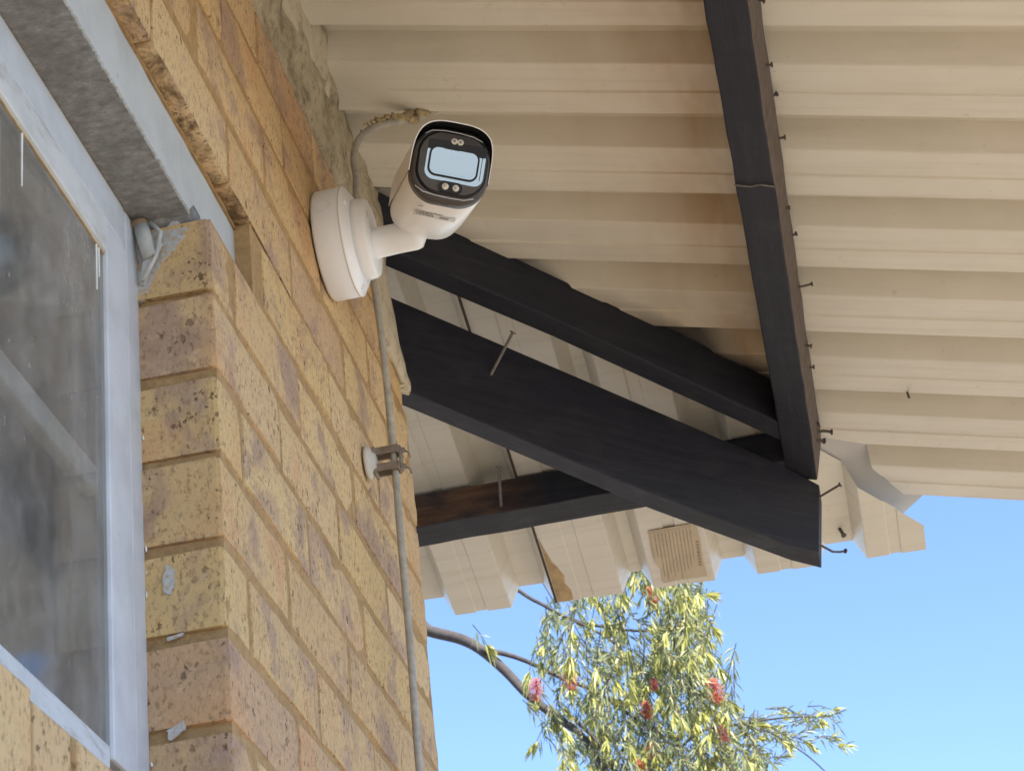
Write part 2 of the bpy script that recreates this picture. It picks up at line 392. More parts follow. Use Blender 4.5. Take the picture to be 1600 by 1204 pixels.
for k in range(-11, 6):
    even = k % 2 == 0
    first = YR+(.0705 if even else .2145)
    z = k*CP+.0075
    if k <= 0:
        edges = [YR-.001]; y = first
    elif k == 1:
        edges = [YR+.1775]; y = YR+.2145+BP
    else:
        y = first
        while y > .95: y -= BP
        edges = [y]; y += BP
    while y < YC-.06: edges.append(y); y += BP
    edges.append(YC+J*.5-.001)
    for a, c2 in zip(edges[:-1], edges[1:]):
        if k in (4, 5) and c2 > YC-.02: c2 = (2.552 if k == 4 else 2.522)
        s0 = a+(J*.5 if a not in (YR-.001,) else 0); s1 = c2-J*.5
        if s1 > s0+.02: brick(s0, s1, z-(.0062 if k == 2 and s0 < 1.79 else 0), wall, dirty=(k == 2 and s0 < 1.9))

# mortar smears left proud of some joints
b = MB()
for (y, z, ly, lz) in [(1.905,.082,.05,.004),(1.97,-.003,.06,.004),(2.06,-.088,.05,.004),(1.72,-.087,.035,.004),(1.86,-.172,.07,.005),(1.72,-.26,.06,.005),(2.2,.168,.05,.004),(2.31,.085,.05,.004)]:
    n = 7
    for i in range(n):
        yy = y+ly*i/n; r = lz*random.uniform(.5, 1.1)
        b.box((-.009, yy, z+.004-r), (random.uniform(-.004, -.001), yy+ly/n*.9, z+.006+r*.4))
o = b.build('mortar_smear', M_MORTAR, wall); o.location = -wall.location; bevel(o, .0015, 1)

# rough beam filling between the top course and the sheeting
def lumpy(name, grid, mat, parent, amp, sc_, seed, thick=.03):
    nu, nv = len(grid), len(grid[0]); vs = []; fs = []
    for i in range(nu):
        for j in range(nv):
            p = Vector(grid[i][j]); d = fn(p, sc_, seed)*amp+fn(p, sc_*3.1, seed+3)*amp*.5
            vs.append(p+Vector((d, d*.3, fn(p, sc_*.9, seed+9)*amp*.6)))
    for i in range(nu-1):
        for j in range(nv-1): fs.append((i*nv+j, i*nv+j+1, (i+1)*nv+j+1, (i+1)*nv+j))
    o = mesh(name, vs, fs, mat, parent, True)
    s = o.modifiers.new('solid', 'SOLIDIFY'); s.thickness = thick; s.offset = -1
    return o
grid = []
ny = 90
for j in range(9):
    row = []
    for i in range(ny+1):
        y = .9+(2.50-.9)*i/ny; t_ = j/8; tp = min(1, max(0, (2.36-y)/.2))
        x = -.004*(1-tp)+tp*0+ .000+.009*t_**1.4+.005*math.sin(t_*math.pi)
        z = .505+t_*(.150)
        row.append((x, y, z))
    grid.append(row)
o = lumpy('beam_filling', grid, M_FILL, wall, .009, 20, 2.0); o.location = -wall.location
grid = []
for j in range(6):
    row = []
    for i in range(61):
        y = .9+(2.495-.9)*i/60; t_ = j/5
        tp = min(1, max(0, (2.36-y)/.2)); row.append((-.014+(.023+.010*t_)*tp, y, .588+t_*.075+.014*fn((y, 0, 0), 9, 4)))
    grid.append(row)
o = lumpy('painted_filling', grid, M_FILLP, wall, .008, 13, 5.0, .02); o.location = -wall.location
# plaster round the rafter at the far corner
grid = []
prof = [(.56, 2.385, -.004), (.52, 2.385, -.004), (.48, 2.39, -.004), (.45, 2.395, -.003), (.425, 2.40, .0), (.405, 2.42, .002), (.392, 2.45, .004), (.384, 2.49, .005), (.375, 2.53, .001)]
for z, ya, xo in reversed(prof):
    row = []
    for i in range(12):
        t_ = i/11; row.append((.004+.004*math.sin(t_*3.1)+xo*t_**2, ya+(2.494+(.56-z)/.185*.073-ya)*t_, z+.004*fn((t_*3, z*20, 0), 1, 1)))
    grid.append(row)
o = lumpy('corner_plaster', grid, M_FILLP, wall, .0035, 60, 8.0, .03); o.location = -wall.location

# ------------------------------------------------------------------ lintel
lin = thing('concrete_lintel', 'grey concrete lintel over the window with a pale painted front edge', 'lintel', (-.02, YR, .0897))
LO = -lin.location
b = MB(); b.box((-.112, -3, .0897), (-.0215, 1.803, .1665)); o = b.build('lintel_beam', M_CONC, lin); o.location = LO
vs = []; fs = []; n = 520
for i in range(n+1):
    y = .9+(1.8055-.9)*i/n; jz = .0012*fn((y*45, 0, 0), 1, 1)+.0016*fn((y*173, 0, 2), 1, 1)+.0014*fn((y*391, 0, 2), 1, 1)+.0006
    vs += [(-.0195, y, .1672), (-.0190, y, .0925+jz), (-.0192, y, .0905+jz*1.6), (-.0212, y, .0902+jz*1.6), (-.0214, y, .0902+jz*1.6)]
for i in range(n):
    for q in range(4): fs.append((i*5+q, i*5+q+1, i*5+q+6, i*5+q+5))
o = mesh('painted_edge', vs, fs, M_STRIP, lin); o.location = LO
b = MB()                                       # sandy bedding between paint and the bricks above
vs = []; fs = []
for i in range(121):
    y = .9+(1.815-.9)*i/120; a = .0022*fn((y*40, 1, 0), 1, 1); h = -.0165+.003*fn((y*22, 0, 5), 1, 3)
    vs += [(-.0195, y, .1663), (h, y, .1655+a), (h-.001, y, .1715), (-.03, y, .1715)]
for i in range(120):
    for q in range(3): fs.append((i*4+q, i*4+q+1, i*4+q+5, i*4+q+4))
o = mesh('bedding_mortar', vs, fs, M_MORTAR, lin); o.location = LO
# mortar plug at the lintel end
grid = [[(-.018+.004*math.sin(i), 1.80+.036*i/5, .085+.088*j/8) for i in range(6)] for j in range(9)]
o = lumpy('end_plug', grid, M_MORTAR, lin, .008, 50, 12.0, .02); o.location = LO
grid = [[(-.074+.058*i/9, YR+.004-.012*(j/5)**2, .078+.014*j/5) for i in range(10)] for j in range(6)]
o = lumpy('jamb_head_mortar', grid, M_CONC, lin, .006, 55, 14.0, .02); o.location = LO

# ------------------------------------------------------------------ window
win = thing('window', 'closed dusty window with blue grey painted frame in the brick opening', 'window', (-.075, 1.34, -.48))
WO = -win.location
def wpart(name, lo, hi, mat, bw=.002, parent=None):
    b = MB(); b.box(lo, hi); o = b.build(name, mat, parent or win)
    if parent is None: o.location = WO
    return bevel(o, bw)
wpart('frame_post', (-.112, 1.6215, -.62), (-.0735, YR+.003, .0895), M_FRAME, .004)
wpart('frame_head', (-.112, .6, .0415), (-.0735, 1.6213, .0895), M_FRAME, .004)
wpart('sash_stile', (-.108, 1.563, -.473), (-.0715, 1.6205, .0405), M_FRAME, .003)
wpart('sash_top_rail', (-.108, .6, .0035), (-.0705, 1.5628, .0405), M_FRAME_OLD, .003)
wpart('sash_bottom_rail', (-.108, .6, -.489), (-.074, 1.5628, -.4615), M_FRAME_OLD, .003)
wpart('pane', (-.0780, .6, -.462), (-.0752, 1.5632, .004), M_GLASS, .0005)
b = MB(); b.box((-.094, .6, -.240), (-.0800, 1.56, -.2145)); b.box((-.098, 1.322, -.461), (-.083, 1.352, .003))
o = b.build('burglar_bar', M_BARW, win); o.location = WO; bevel(o, .003)
# flaking putty line and paint drips on the top of the pane
b = MB()
for i in range(46):
    y = 1.20+i*.0079; d = .0022+.0016*random.random()
    b.box((-.0750, y, .0037-d*.6), (-.0735, y+.0079, .0042))
o = b.build('putty_line', M_TORN, win); o.location = WO
b = MB()
for y, l in ((1.5455, .045), (1.5515, .028), (1.372, .05)):
    b.tube([(-.0747, y, .002), (-.0747, y+.0008, -l)], [.0011, .0006], 6)
o = b.build('paint_drip', M_BARW, win); o.location = WO
b = MB()
for i in range(60):                            # ragged paint left along the post and the bricks
    z = -.46+i*.0092+random.uniform(-.004, .004)
    if random.random() < .22:
        r = random.uniform(.0004, .0012); l = random.uniform(.002, .007); x = -.0722+random.uniform(-.0003, .0008)
        b.tube([(x, YR-.0012, z), (x+r*.5, YR-.0013, z+l*.3), (x+r*.2, YR-.0012, z+l*.7), (x, YR-.0011, z+l)], [r*.3, r, r*.7, r*.2], 7)
o = b.build('paint_bead', M_BARW, win); o.location = WO; 
# stay hinge at the top corner
hg = thing('window_hinge', 'small painted hinge with pin at the top corner of the window frame', 'hinge', (-.062, 1.648, .06))
HO = -hg.location
b = MB(); b.tube([(-.066, 1.643, .083), (-.058, 1.646, .046)], .0075, 14); o = b.build('hinge_barrel', M_HINGE, hg, True); o.location = HO
b = MB(); b.tube([(-.067, 1.6425, .0855), (-.0663, 1.6428, .0805)], .0082, 14); o = b.build('hinge_cap', M_RUST, hg, True); o.location = HO
b = MB(); b.hexa([(-.071,1.650,.022),(-.066,1.650,.020),(-.066,1.653,.020),(-.071,1.653,.022),(-.062,1.645,.066),(-.046,1.645,.060),(-.046,1.649,.060),(-.062,1.649,.066)])
o = b.build('hinge_leaf', M_HINGE, hg); o.location = HO; bevel(o, .001)
b = MB(); b.tube([(-.056, 1.643, .083), (-.046, 1.643, .07), (-.052, 1.644, .045), (-.066, 1.646, .022)], .0022, 8); o = b.build('hinge_pin', M_HINGE, hg, True); o.location = HO
# pale paint smeared on the first reveal brick, and small splashes lower down
def splash(pts, name='paint_splash', off=.0016):
    b = MB(); cx = sum(p[0] for p in pts)/len(pts); cz = sum(p[1] for p in pts)/len(pts); out = []
    for i in range(len(pts)):
        a, c2 = pts[i], pts[(i+1) % len(pts)]
        for s in range(6):
            t_ = s/6; x = a[0]+(c2[0]-a[0])*t_; z = a[1]+(c2[1]-a[1])*t_
            k = 1+.22*fn((x*260, z*260, 3), 1, 1)+.22*fn((x*700, z*700, 3), 1, 6); k *= .8 if len(pts) < 8 else 1; out.append((cx+(x-cx)*k, cz+(z-cz)*k))
    n = len(out); y = YR-.001-off
    vs = [(x, y, z) for x, z in out]+[(x, y+.002, z) for x, z in out]
    fs = [tuple(range(n))]+[(i, n+i, n+(i+1) % n, (i+1) % n) for i in range(n)]
    o = mesh(name, vs, fs, M_SPLASH, wall); o.location = -wall.location
splash([(-.0725,.004),(-.064,.010),(-.056,.032),(-.047,.046),(-.037,.056),(-.026,.069),(-.021,.080),(-.06,.081),(-.0725,.08)])
splash([(-.053,-.262),(-.046,-.272),(-.045,-.290),(-.050,-.300),(-.058,-.297),(-.059,-.280)])
splash([(-.060,-.420),(-.040,-.412),(-.038,-.420),(-.056,-.432)])
splash([(-.057,-.3365),(-.038,-.3335),(-.040,-.3375),(-.055,-.3405)])

# brick-on-edge sill
sill = thing('brick_sill', 'sloping sill of bricks on edge under the window', 'window sill', (0, 1.34, -.6))
SO = -sill.location
b = MB(); b.hexa([(-.115,.5,-.70),(-.007,.5,-.70),(-.007,YR+.004,-.70),(-.115,YR+.004,-.70),(-.09,.5,-.492),(-.007,.5,-.57),(-.007,YR+.004,-.57),(-.09,YR+.004,-.492)])
o = b.build('mortar', M_MORTAR, sill); o.location = SO
def sill_brick_mesh(seed):
    r = random.Random(seed); b = MB(); jj = lambda: r.uniform(-.0015, .0015)
    b.hexa([(-.09+jj(),0,-.66),(0+jj(),0+jj(),-.69),(0+jj(),.0625+jj(),-.69),(-.09,.0625,-.66),(-.083,0,-.487),(0+jj(),0+jj(),-.561+jj()),(0+jj(),.0625+jj(),-.561+jj()),(-.083,.0625,-.487)])
    me = bpy.data.meshes.new('brick'); me.from_pydata([tuple(v) for v in b.v], [], b.f); me.materials.append(M_BRICK); return me
sm = [sill_brick_mesh(i) for i in range(4)]
y = 1.2905-.0735*5
while y < YR-.01:
    o = bpy.data.objects.new('brick', random.choice(sm)); link(o, sill); o.location = Vector((random.uniform(-.002, .001), y+.0045, random.uniform(-.002, .002)))+SO
    bevel(o, .002); y += .0735

# ------------------------------------------------------------------ roof sheets
def zA(x): return Z0-T*x
def zB(y): return Z0-T*(y-YC)
RIB = .037
def profile(starts, ends, lo, hi):
    """(coordinate, height) of the sheet's cross-section between lo and hi"""
    pts = []
    for s, e in zip(starts, ends):
        w = e-s
        pts += [(s-.022, RIB), (s-.019, RIB), (s-.0015, .001), (s, 0), (s+w*.36, 0), (s+w*.38, .0022), (s+w*.56, .0022), (s+w*.58, 0), (e, 0), (e+.0015, .001), (e+.019, RIB), (e+.022, RIB)]
    pts.sort(key=lambda p: p[0])
    def h(u):
        for a, c2 in zip(pts[:-1], pts[1:]):
            if a[0] <= u <= c2[0]: return a[1]+(c2[1]-a[1])*(u-a[0])/max(1e-6, c2[0]-a[0])
        return RIB
    return [(lo, h(lo))]+[p for p in pts if lo < p[0] < hi]+[(hi, h(hi))]
def lerp_poly(poly, u):
    for a, c2 in zip(poly[:-1], poly[1:]):
        if a[0] <= u <= c2[0]: return a[1]+(c2[1]-a[1])*(u-a[0])/max(1e-6, c2[0]-a[0])
    return poly[0][1] if u < poly[0][0] else poly[-1][1]
pa_s = [2.1537+.1835*i for i in range(-20, 7)]
pa_s[-7+0] = 2.1537
pa_e = [s+.104 for s in pa_s]
A_CUT = [(-2.5, -2.5-YC-.0145), (3.1377, .5544), (3.17, .5763), (3.1742, .6235), (3.2657, .6326), (3.3355, .6676), (3.40, .70)]
XE = 1.0
def sheetA(lo, hi, dz, name='roof_sheet'):
    pr = profile(pa_s, pa_e, lo, hi)
    fine = []
    for a, c2 in zip(pr[:-1], pr[1:]):
        k = max(1, int((c2[0]-a[0])/.012)) if lo > 2 else 1
        for i in range(k): fine.append((a[0]+(c2[0]-a[0])*i/k, a[1]+(c2[1]-a[1])*i/k))
    fine.append(pr[-1]); vs = []; fs = []; nx = 9
    for y, h in fine:
        xs = max(-2.6, lerp_poly(A_CUT, y))
        for i in range(nx):
            x = xs+(XE-xs)*i/(nx-1); wob = .0015*fn((x, y, 0), 3, 5)
            vs.append((x, y, zA(x)+h+dz+wob))
    for i in range(len(fine)-1):
        for j in range(nx-1): fs.append((i*nx+j, (i+1)*nx+j, (i+1)*nx+j+1, i*nx+j+1))
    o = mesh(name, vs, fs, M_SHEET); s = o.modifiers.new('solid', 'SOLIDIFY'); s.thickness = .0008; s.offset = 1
    return o
g_ = 'corrugated metal roof sheets'
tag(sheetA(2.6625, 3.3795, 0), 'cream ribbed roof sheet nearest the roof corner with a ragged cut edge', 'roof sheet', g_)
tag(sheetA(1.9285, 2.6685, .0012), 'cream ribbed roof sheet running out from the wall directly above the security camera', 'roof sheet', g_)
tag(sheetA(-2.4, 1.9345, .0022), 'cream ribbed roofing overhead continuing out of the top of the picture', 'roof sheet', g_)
pb_s = [-1.177, -.999, -.821, -.643, -.465, -.287, -.109, .068, .238, .417, .604]
pb_e = [-1.082, -.904, -.726, -.548, -.370, -.192, -.014, .180, .3403, .5184, .705]
B_CUT = [(-3, -3+YC+.004), (.505, YC+.509), (.5502, 3.222), (.5801, 3.258), (.6075, 3.2882), (.6729, 3.3697), (.7034, 3.4081)]
def sheetB(lo, hi, dz, name='roof_sheet'):
    pr = profile(pb_s, pb_e, lo, hi); fine = []
    for a, c2 in zip(pr[:-1], pr[1:]):
        k = max(1, int((c2[0]-a[0])/.012))
        for i in range(k): fine.append((a[0]+(c2[0]-a[0])*i/k, a[1]+(c2[1]-a[1])*i/k))
    fine.append(pr[-1]); vs = []; fs = []; n2 = 9
    for x, h in fine:
        ys = max(.8, lerp_poly(B_CUT, x)); ye = 3.441+.044*x
        for i in range(n2):
            y = ys+(ye-ys)*i/(n2-1); vs.append((x, y, zB(y)+h+dz+.0015*fn((x, y, 7), 3, 5)))
    for i in range(len(fine)-1):
        for j in range(n2-1): fs.append((i*n2+j, i*n2+j+1, (i+1)*n2+j+1, (i+1)*n2+j))
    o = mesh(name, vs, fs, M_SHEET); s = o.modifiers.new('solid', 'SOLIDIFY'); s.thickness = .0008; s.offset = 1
    return o
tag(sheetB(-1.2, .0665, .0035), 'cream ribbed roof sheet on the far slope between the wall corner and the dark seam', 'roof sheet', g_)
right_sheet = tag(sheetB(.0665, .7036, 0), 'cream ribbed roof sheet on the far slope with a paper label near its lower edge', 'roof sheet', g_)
# dark lap edge with torn packing paper
b = MB(); 
for i in range(20):
    y = 2.65+i*.0395; b.add([(.0645, y, zB(y)-.0035), (.0685, y, zB(y)-.0035), (.0685, y+.0395, zB(y+.0395)-.0035), (.0645, y+.0395, zB(y+.0395)-.0035),
        (.0645, y, zB(y)+.0025), (.0685, y, zB(y)+.0025), (.0685, y+.0395, zB(y+.0395)+.0025), (.0645, y+.0395, zB(y+.0395)+.0025)], [(0,3,2,1),(0,1,5,4),(1,2,6,5),(2,3,7,6),(3,0,4,7)])
M_LAP = simple('lap_edge', (.07, .05, .035), .8, 50, .3)
b.build('lap_edge', M_LAP, right_sheet)
out = [(.070,3.27),(.074,3.30),(.080,3.335),(.086,3.35),(.093,3.375),(.090,3.395),(.097,3.415),(.096,3.441),(.088,3.4435),(.082,3.443),(.0695,3.441)]
n = len(out); vs = [(x, y, zB(y)-.0012) for x, y in out]+[(x, y, zB(y)-.0003) for x, y in out]
mesh('torn_paper', vs, [tuple(range(n))]+[(i, n+i, n+(i+1) % n, (i+1) % n) for i in range(n)], M_TORN, right_sheet)
# hip flashing
fl = MB(); pts = []
for i in range(60):
    s = -2.0+i*(2.0+.915)/59
    def P(o_):          # o_ across the hip: + towards slope A
        x, y = s+o_*.5, YC+s-o_*.5
        z = zA(x) if o_ > 0 else zB(y)
        return (x, y, z+RIB+.004+.004*fn((s, o_, 0), 6, 3))
    pts.append([P(-.20), P(-.1), P(-.012), P(.012), P(.1), P(.20)])
keep = []
for row in pts:
    keep.append(row)
for i in range(len(keep)-1):
    for q in range(5): 
        quad = [keep[i][q], keep[i+1][q], keep[i+1][q+1], keep[i][q+1]]
        if max(p[1] for p in quad) < 3.48 and max(p[0]+p[1] for p in quad) < 4.20: fl.add(quad, [(0,1,2,3)])
o = fl.build('hip_flashing', M_FLASH, None, False); s = o.modifiers.new('solid', 'SOLIDIFY'); s.thickness = .0008
tag(o, 'smooth grey metal hip flashing bridging the gap where the two roof slopes meet', 'roof flashing')
# packing label on the right-hand sheet
lab = thing('paper_label', 'printed paper label stuck to the roof sheet under the far eave', 'label', (.285, 3.37, zB(3.37)-.001))
def lp(u, v, d):   # u along the sheet rib (0 at the top), v across
    y = 3.297+u*.142; x = .2515+v*.083-.008*u; return Vector((x, y, zB(y)-d))-lab.location
outl = [(0,.0),(0,.92),(.12,.97),(.3,1.0),(.7,1.0),(1.0,1.04),(.98,.5),(.99,.13),(.86,.12),(.74,.13),(.60,.03),(.4,.0)]
n = len(outl); vs = [lp(u, v, .0032) for u, v in outl]+[lp(u, v, .0025) for u, v in outl]
mesh('label_sheet', vs, [tuple(range(n))]+[(i, n+i, n+(i+1) % n, (i+1) % n) for i in range(n)], M_PAPER, lab)
b = MB(); rr = random.Random(3)
def rect(u0, u1, v0, v1): b.add([lp(u0,v0,.0036), lp(u1,v0,.0036), lp(u1,v1,.0036), lp(u0,v1,.0036)], [(0,1,2,3)])
for i in range(11):
    v = .10+i*.072; u = .06; end = (.48 if i == 0 else .62 if i == 10 else rr.uniform(.75, .97))
    while u < end:
        l = rr.uniform(.02, .06); rect(u, min(u+l, end), v, v+.016); u += l+rr.uniform(.006, .014)
rect(.03, .035, .03, .88); rect(.03, .5, .02, .026)
u = .32
for l in (.05, .05, .05, .03, .05, .05, .06, .05, .05):
    rect(u, u+l*.7, .905, .965); u += l+.004
o = b.build('print_line', M_INK, lab); tag(o, kind='stuff')

# ------------------------------------------------------------------ timbers
ca, sa = math.cos(math.atan(T)), math.sin(math.atan(T))
def grid_beam(p8, nseg, name, mats, parent, jit=.0012, mi=None, seed=0):
    """beam from start quad p8[:4] to end quad p8[4:], cut in nseg, with slightly uneven arrises"""
    b = MB(); rings = []
    for i in range(nseg+1):
        t_ = i/nseg; ring = []
        for q in range(4):
            a, c2 = Vector(p8[q]), Vector(p8[q+4]); p = a.lerp(c2, t_)
            ring.append(p+Vector((fn(p, 14, seed+q), fn(p, 14, seed+q+5), fn(p, 14, seed+q+9)))*jit*1.6)
        rings.append(ring)
    vs = [v for r in rings for v in r]; fs = []; mis = []
    for i in range(nseg):
        for q in range(4): fs.append((i*4+q, i*4+(q+1) % 4, (i+1)*4+(q+1) % 4, (i+1)*4+q)); mis.append(mi[q] if mi else 0)
    fs += [(3,2,1,0), tuple(nseg*4+q for q in range(4))]; mis += [0, 0]
    o = mesh(name, vs, fs, mats, parent, False, mis); return bevel(o, .0025, 2)
# purlin of the near slope, running along the wall
p1 = thing('purlin', 'long black painted purlin running overhead along the wall to the roof corner', 'roof timber', (.515, 3.16, .43), 'roof timbers')
zb, xl = .4345, .4925; wd, ht = .0478/ca, .073
def P1(y): 
    a = Vector((xl, y, zb)); b_ = a+Vector((.0478, 0, -.0478*T)); n_ = Vector((sa, 0, ca))*(ht)
    return [a, b_, b_+n_, a+n_]
o = grid_beam(P1(-2.0)+P1(3.157), 160, 'beam', [M_TIMBER, M_EDGE], p1, .0012, [0, 1, 0, 0], 3); o.location = -p1.location
# purlin of the far slope
p2 = thing('purlin', 'short dark brown purlin below the rafter, butting the wall corner, with a nail in it', 'roof timber', (.2, 3.14, .43), 'roof timbers')
def P2(x):
    a = Vector((x, 3.094, .434)); b_ = a+Vector((0, .075, -.0)); n_ = Vector((0, sa*.9, ca))*.066
    return [a, b_, b_+n_+Vector((0, 0, -.004)), a+n_]
o = grid_beam(P2(-1.0)+P2(.535), 60, 'beam', [M_TIMBER_X, M_TIMBER_SIDE], p2, .001, [0, 0, 0, 1], 8); o.location = -p2.location
# the rafter that carries both purlins
raf = thing('hip_rafter', 'deep black rafter running from the wall corner down to the chamfered end under the purlin', 'roof timber', (.25, 2.87, .4), 'roof timbers')
def LP(x, z, c): return Vector((x, YC+x-c, z))
cN, cF = -.05, -.115
prof = [(-.30,.6295),(.0,.5555),(.2108,.5040),(.4913,.4345),(.5406,.4150),(.5200,.292),(.474,.2945),(.2808,.3325),(.0,.407),(-.30,.484)]
near = [LP(x, z, cN) for x, z in prof]; far = [LP(x, z, cF) for x, z in prof]; n = len(prof)
o = mesh('beam', near+far, [tuple(range(n)), tuple(range(2*n-1, n-1, -1))]+[(i, n+i, n+(i+1) % n, (i+1) % n) for i in range(n)], M_TIMBER_D, raf); o.location = -raf.location; bevel(o, .0018)
# jack rafter directly under the sheets
hr = thing('rafter', 'black rafter right under the sheets between the security camera and the purlin', 'roof timber', (.2, 2.67, .55), 'roof timbers')
prof = [(-.20,.68),(.0,.655),(.1004,.624),(.2402,.585),(.3732,.553),(.5105,.508),(.5105,.432),(.3416,.478),(.1943,.519),(.0004,.5625),(-.20,.608)]
near = [LP(x, z, .1) for x, z in prof]; far = [LP(x, z, .035) for x, z in prof]; n = len(prof)
o = mesh('beam', near+far, [tuple(range(n)), tuple(range(2*n-1, n-1, -1))]+[(i, n+i, n+(i+1) % n, (i+1) % n) for i in range(n)], M_TIMBER_D, hr); o.location = -hr.location; bevel(o, .003)
# splice mark across the long purlin
b = MB(); y = 2.297
b.tube([(xl-.0015, y, zb-.0012), (xl+.018, y+.003, zb-.0062), (xl+.030, y-.002, zb-.0092), (xl+.0475, y+.002, zb-.0137)], .0011, 6); o = b.build('wire_tie', M_NAILB, p1); o.location = -p1.location
# nails
def nail(parent, p0, p1_, r=.0021, bend=0, mat=None, head=.0048):
    p0, p1_ = Vector(p0), Vector(p1_); d = (p1_-p0); mid = p0+d*.55+Vector((0, 0, bend)); b = MB()
    b.tube([p0, p0+d*.3+Vector((0,0,bend*.5)), mid, p0+d*.8+Vector((0,0,bend*.6)), p1_], r, 8)
    e = d.normalized(); b.tube([p1_-e*.0006, p1_+e*.0014], head, 10)
    o = b.build('nail', mat or M_NAIL, parent, False); o.location = -parent.location; return o
def pr1(y, h): return Vector((xl+.0478+sa*h, y, zb-.0122+ca*h))     # on purlin's outer face
for y, h, l, dz in ((2.0,.06,.008,-.004),(2.115,.05,.009,0),(2.205,.068,.006,.004),(2.29,.065,.010,0),(2.43,.05,.005,0),(2.52,.062,.008,.003),(2.645,.055,.026,.002),(2.80,.05,.010,-.004),(2.89,.06,.007,0)):
    p = pr1(y, h); nail(p1, p-Vector((.004, 0, 0)), p+Vector((l*.75, .001, dz)), .0017, 0, M_NAIL, .0034)
p = pr1(3.075, .045); nail(p1, p-Vector((.004,0,0)), p+Vector((.022, .006, -.002)), .0024, .002); nail(p1, p+Vector((-.004,.006,-.012)), p+Vector((.008, .012, -.012)), .003); nail(p1, p+Vector((-.004,-.012,.004)), p+Vector((.004, -.012, .006)), .003)
nail(raf, (.535, 3.157, .392), (.572, 3.145, .402), .0019, 0, None, .004); nail(raf, (.517, 3.139, .309), (.561, 3.175, .302), .0019, -.008, None, .004)
nail(raf, (.0985, 2.7186, .4695), (.1407, 2.699, .521), .0024, 0, M_NAILB, .0052)
nail(p2, (.0384, 3.098, .4462), (.0466, 3.06, .4958), .0026, 0, M_NAILB, .0055)
nail(right_sheet, (.565, 3.43, zB(3.43)+.037), (.570, 3.425, zB(3.43)+.020), .003)

big_sheet = [o for o in bpy.data.objects if o.name == 'roof_sheet'][0]
nail(big_sheet, (.694, 2.998, zA(.694)+.012), (.695, 2.985, zA(.694)-.012), .0018, 0, M_NAIL, .0022)
# ------------------------------------------------------------------ security camera
face_c = Vector((.188, 1.952, .299)); axis = Vector((.30, -.86, -.37)).normalized(); rollc = math.radians(11)
rx = Vector((-axis.y, axis.x, 0)).normalized()          # viewer's right when looking at the face
rx = rx if rx.x > 0 else -rx
uy = axis.cross(rx).normalized(); uy = uy if uy.z > 0 else -uy
rx2 = rx*math.cos(rollc)-uy*math.sin(rollc); uy2 = uy*math.cos(rollc)+rx*math.sin(rollc)
cctv = thing('security_camera', 'white bullet security camera with black face on a round wall box', 'security camera', (.0, 2.128, .345))
CO = cctv.location
def fp(u, v, d): return face_c+rx2*u+uy2*v+axis*d-CO
def rrect(w, h, r, n=8, cx=0, cy=0, bulge=0.0):
    out = []
    for qx, qy, a0 in ((1, 1, 0), (-1, 1, 90), (-1, -1, 180), (1, -1, 270)):
        for i in range(n+1):
            a = math.radians(a0+90*i/n)
            out.append((cx+qx*(w/2-r)+r*math.cos(a), cy+qy*(h/2-r)+r*math.sin(a)))
    if bulge: out = [(x*(1+bulge*(1-(2*(y-cy)/h)**2)), cy+(y-cy)*(1+bulge*(1-(2*(x-cx)/w)**2))) for x, y in out]
    return out
def ring(w, h, r, d, cx=0, cy=0, bulge=0): return [fp(u, v, d) for u, v in rrect(w, h, r, 8, cx, cy, bulge)]
W, H = .086, .083
b = MB(); b.loft([ring(W*.80, H*.80, .030, -.205), ring(W*.93, H*.93, .030, -.200), ring(W*.985, H*.985, .030, -.188), ring(W, H, .030, -.15, 0, 0, .03), ring(W, H, .030, -.0135, 0, 0, .03), ring(W*.985, H*.985, .030, -.0125, 0, 0, .03)])
o = b.build('housing', M_PLASTICW, cctv, True)
b = MB(); b.loft([ring(W*.97, H*.97, .030, -.014, 0, 0, .03), ring(W*1.0, H*1.0, .030, -.0125, 0, 0, .03), ring(W*.985, H*.985, .030, -.004, 0, 0, .03), ring(W*.965, H*.955, .028, .0005, 0, .0, .03), ring(W*.90, H*.86, .025, .0018, .001, .002, .03)])
bezel = b.build('bezel', M_BEZEL, cctv, True)
b = MB(); b.loft([ring(W*.90, H*.845, .025, .0016, .001, .0025, .03), ring(W*.895, H*.84, .025, .0026, .001, .0025, .03), ring(W*.80, H*.73, .022, .0010, .002, .004)])
face = b.build('face_plate', M_BLACKG, cctv, True)
b = MB(); b.tube([fp(u, v, .0024) for u, v in [(-.036,-.0285),(-.026,-.0335),(-.012,-.0352),(.004,-.0358),(.02,-.0352),(.0305,-.0315)]], .0006, 6); b.build('edge_highlight', M_SILVER, face, True)
b = MB(); b.tube([fp(u, v, .0024) for u, v in [(-.0335,.0315),(-.0265,.0365),(-.012,.0385),(.004,.0385),(.020,.0372),(.031,.0335)]], .0005, 6); b.build('edge_line', M_SILVER, face, True)
# lens window: outer border tinted as reflected sky, dark ring, pane
def plate(name, w, h, r, d, cx, cy, mat, par, th=.0008, tilt=0.0):
    b = MB(); pts = rrect(w, h, r, 8, cx, cy)
    b.loft([[fp(u, v, d-th+(v-cy)*tilt) for u, v in pts], [fp(u, v, d+(v-cy)*tilt) for u, v in pts]])
    return b.build(name, mat, par, False)
TL = .0
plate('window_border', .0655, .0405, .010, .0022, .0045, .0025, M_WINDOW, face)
plate('window_recess', .0655, .012, .003, .0026, .0045, .0215, M_BLACKG, face)
plate('window_gasket', .0565, .0345, .0095, .0030, .0025, .0035, M_BLACKG, face)
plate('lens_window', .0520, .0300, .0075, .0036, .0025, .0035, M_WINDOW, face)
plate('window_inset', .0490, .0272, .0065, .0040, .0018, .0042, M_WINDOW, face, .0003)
plate('gasket_tab', .0175, .0026, .0012, .0046, -.0015, .0195, M_BLACKG, face)
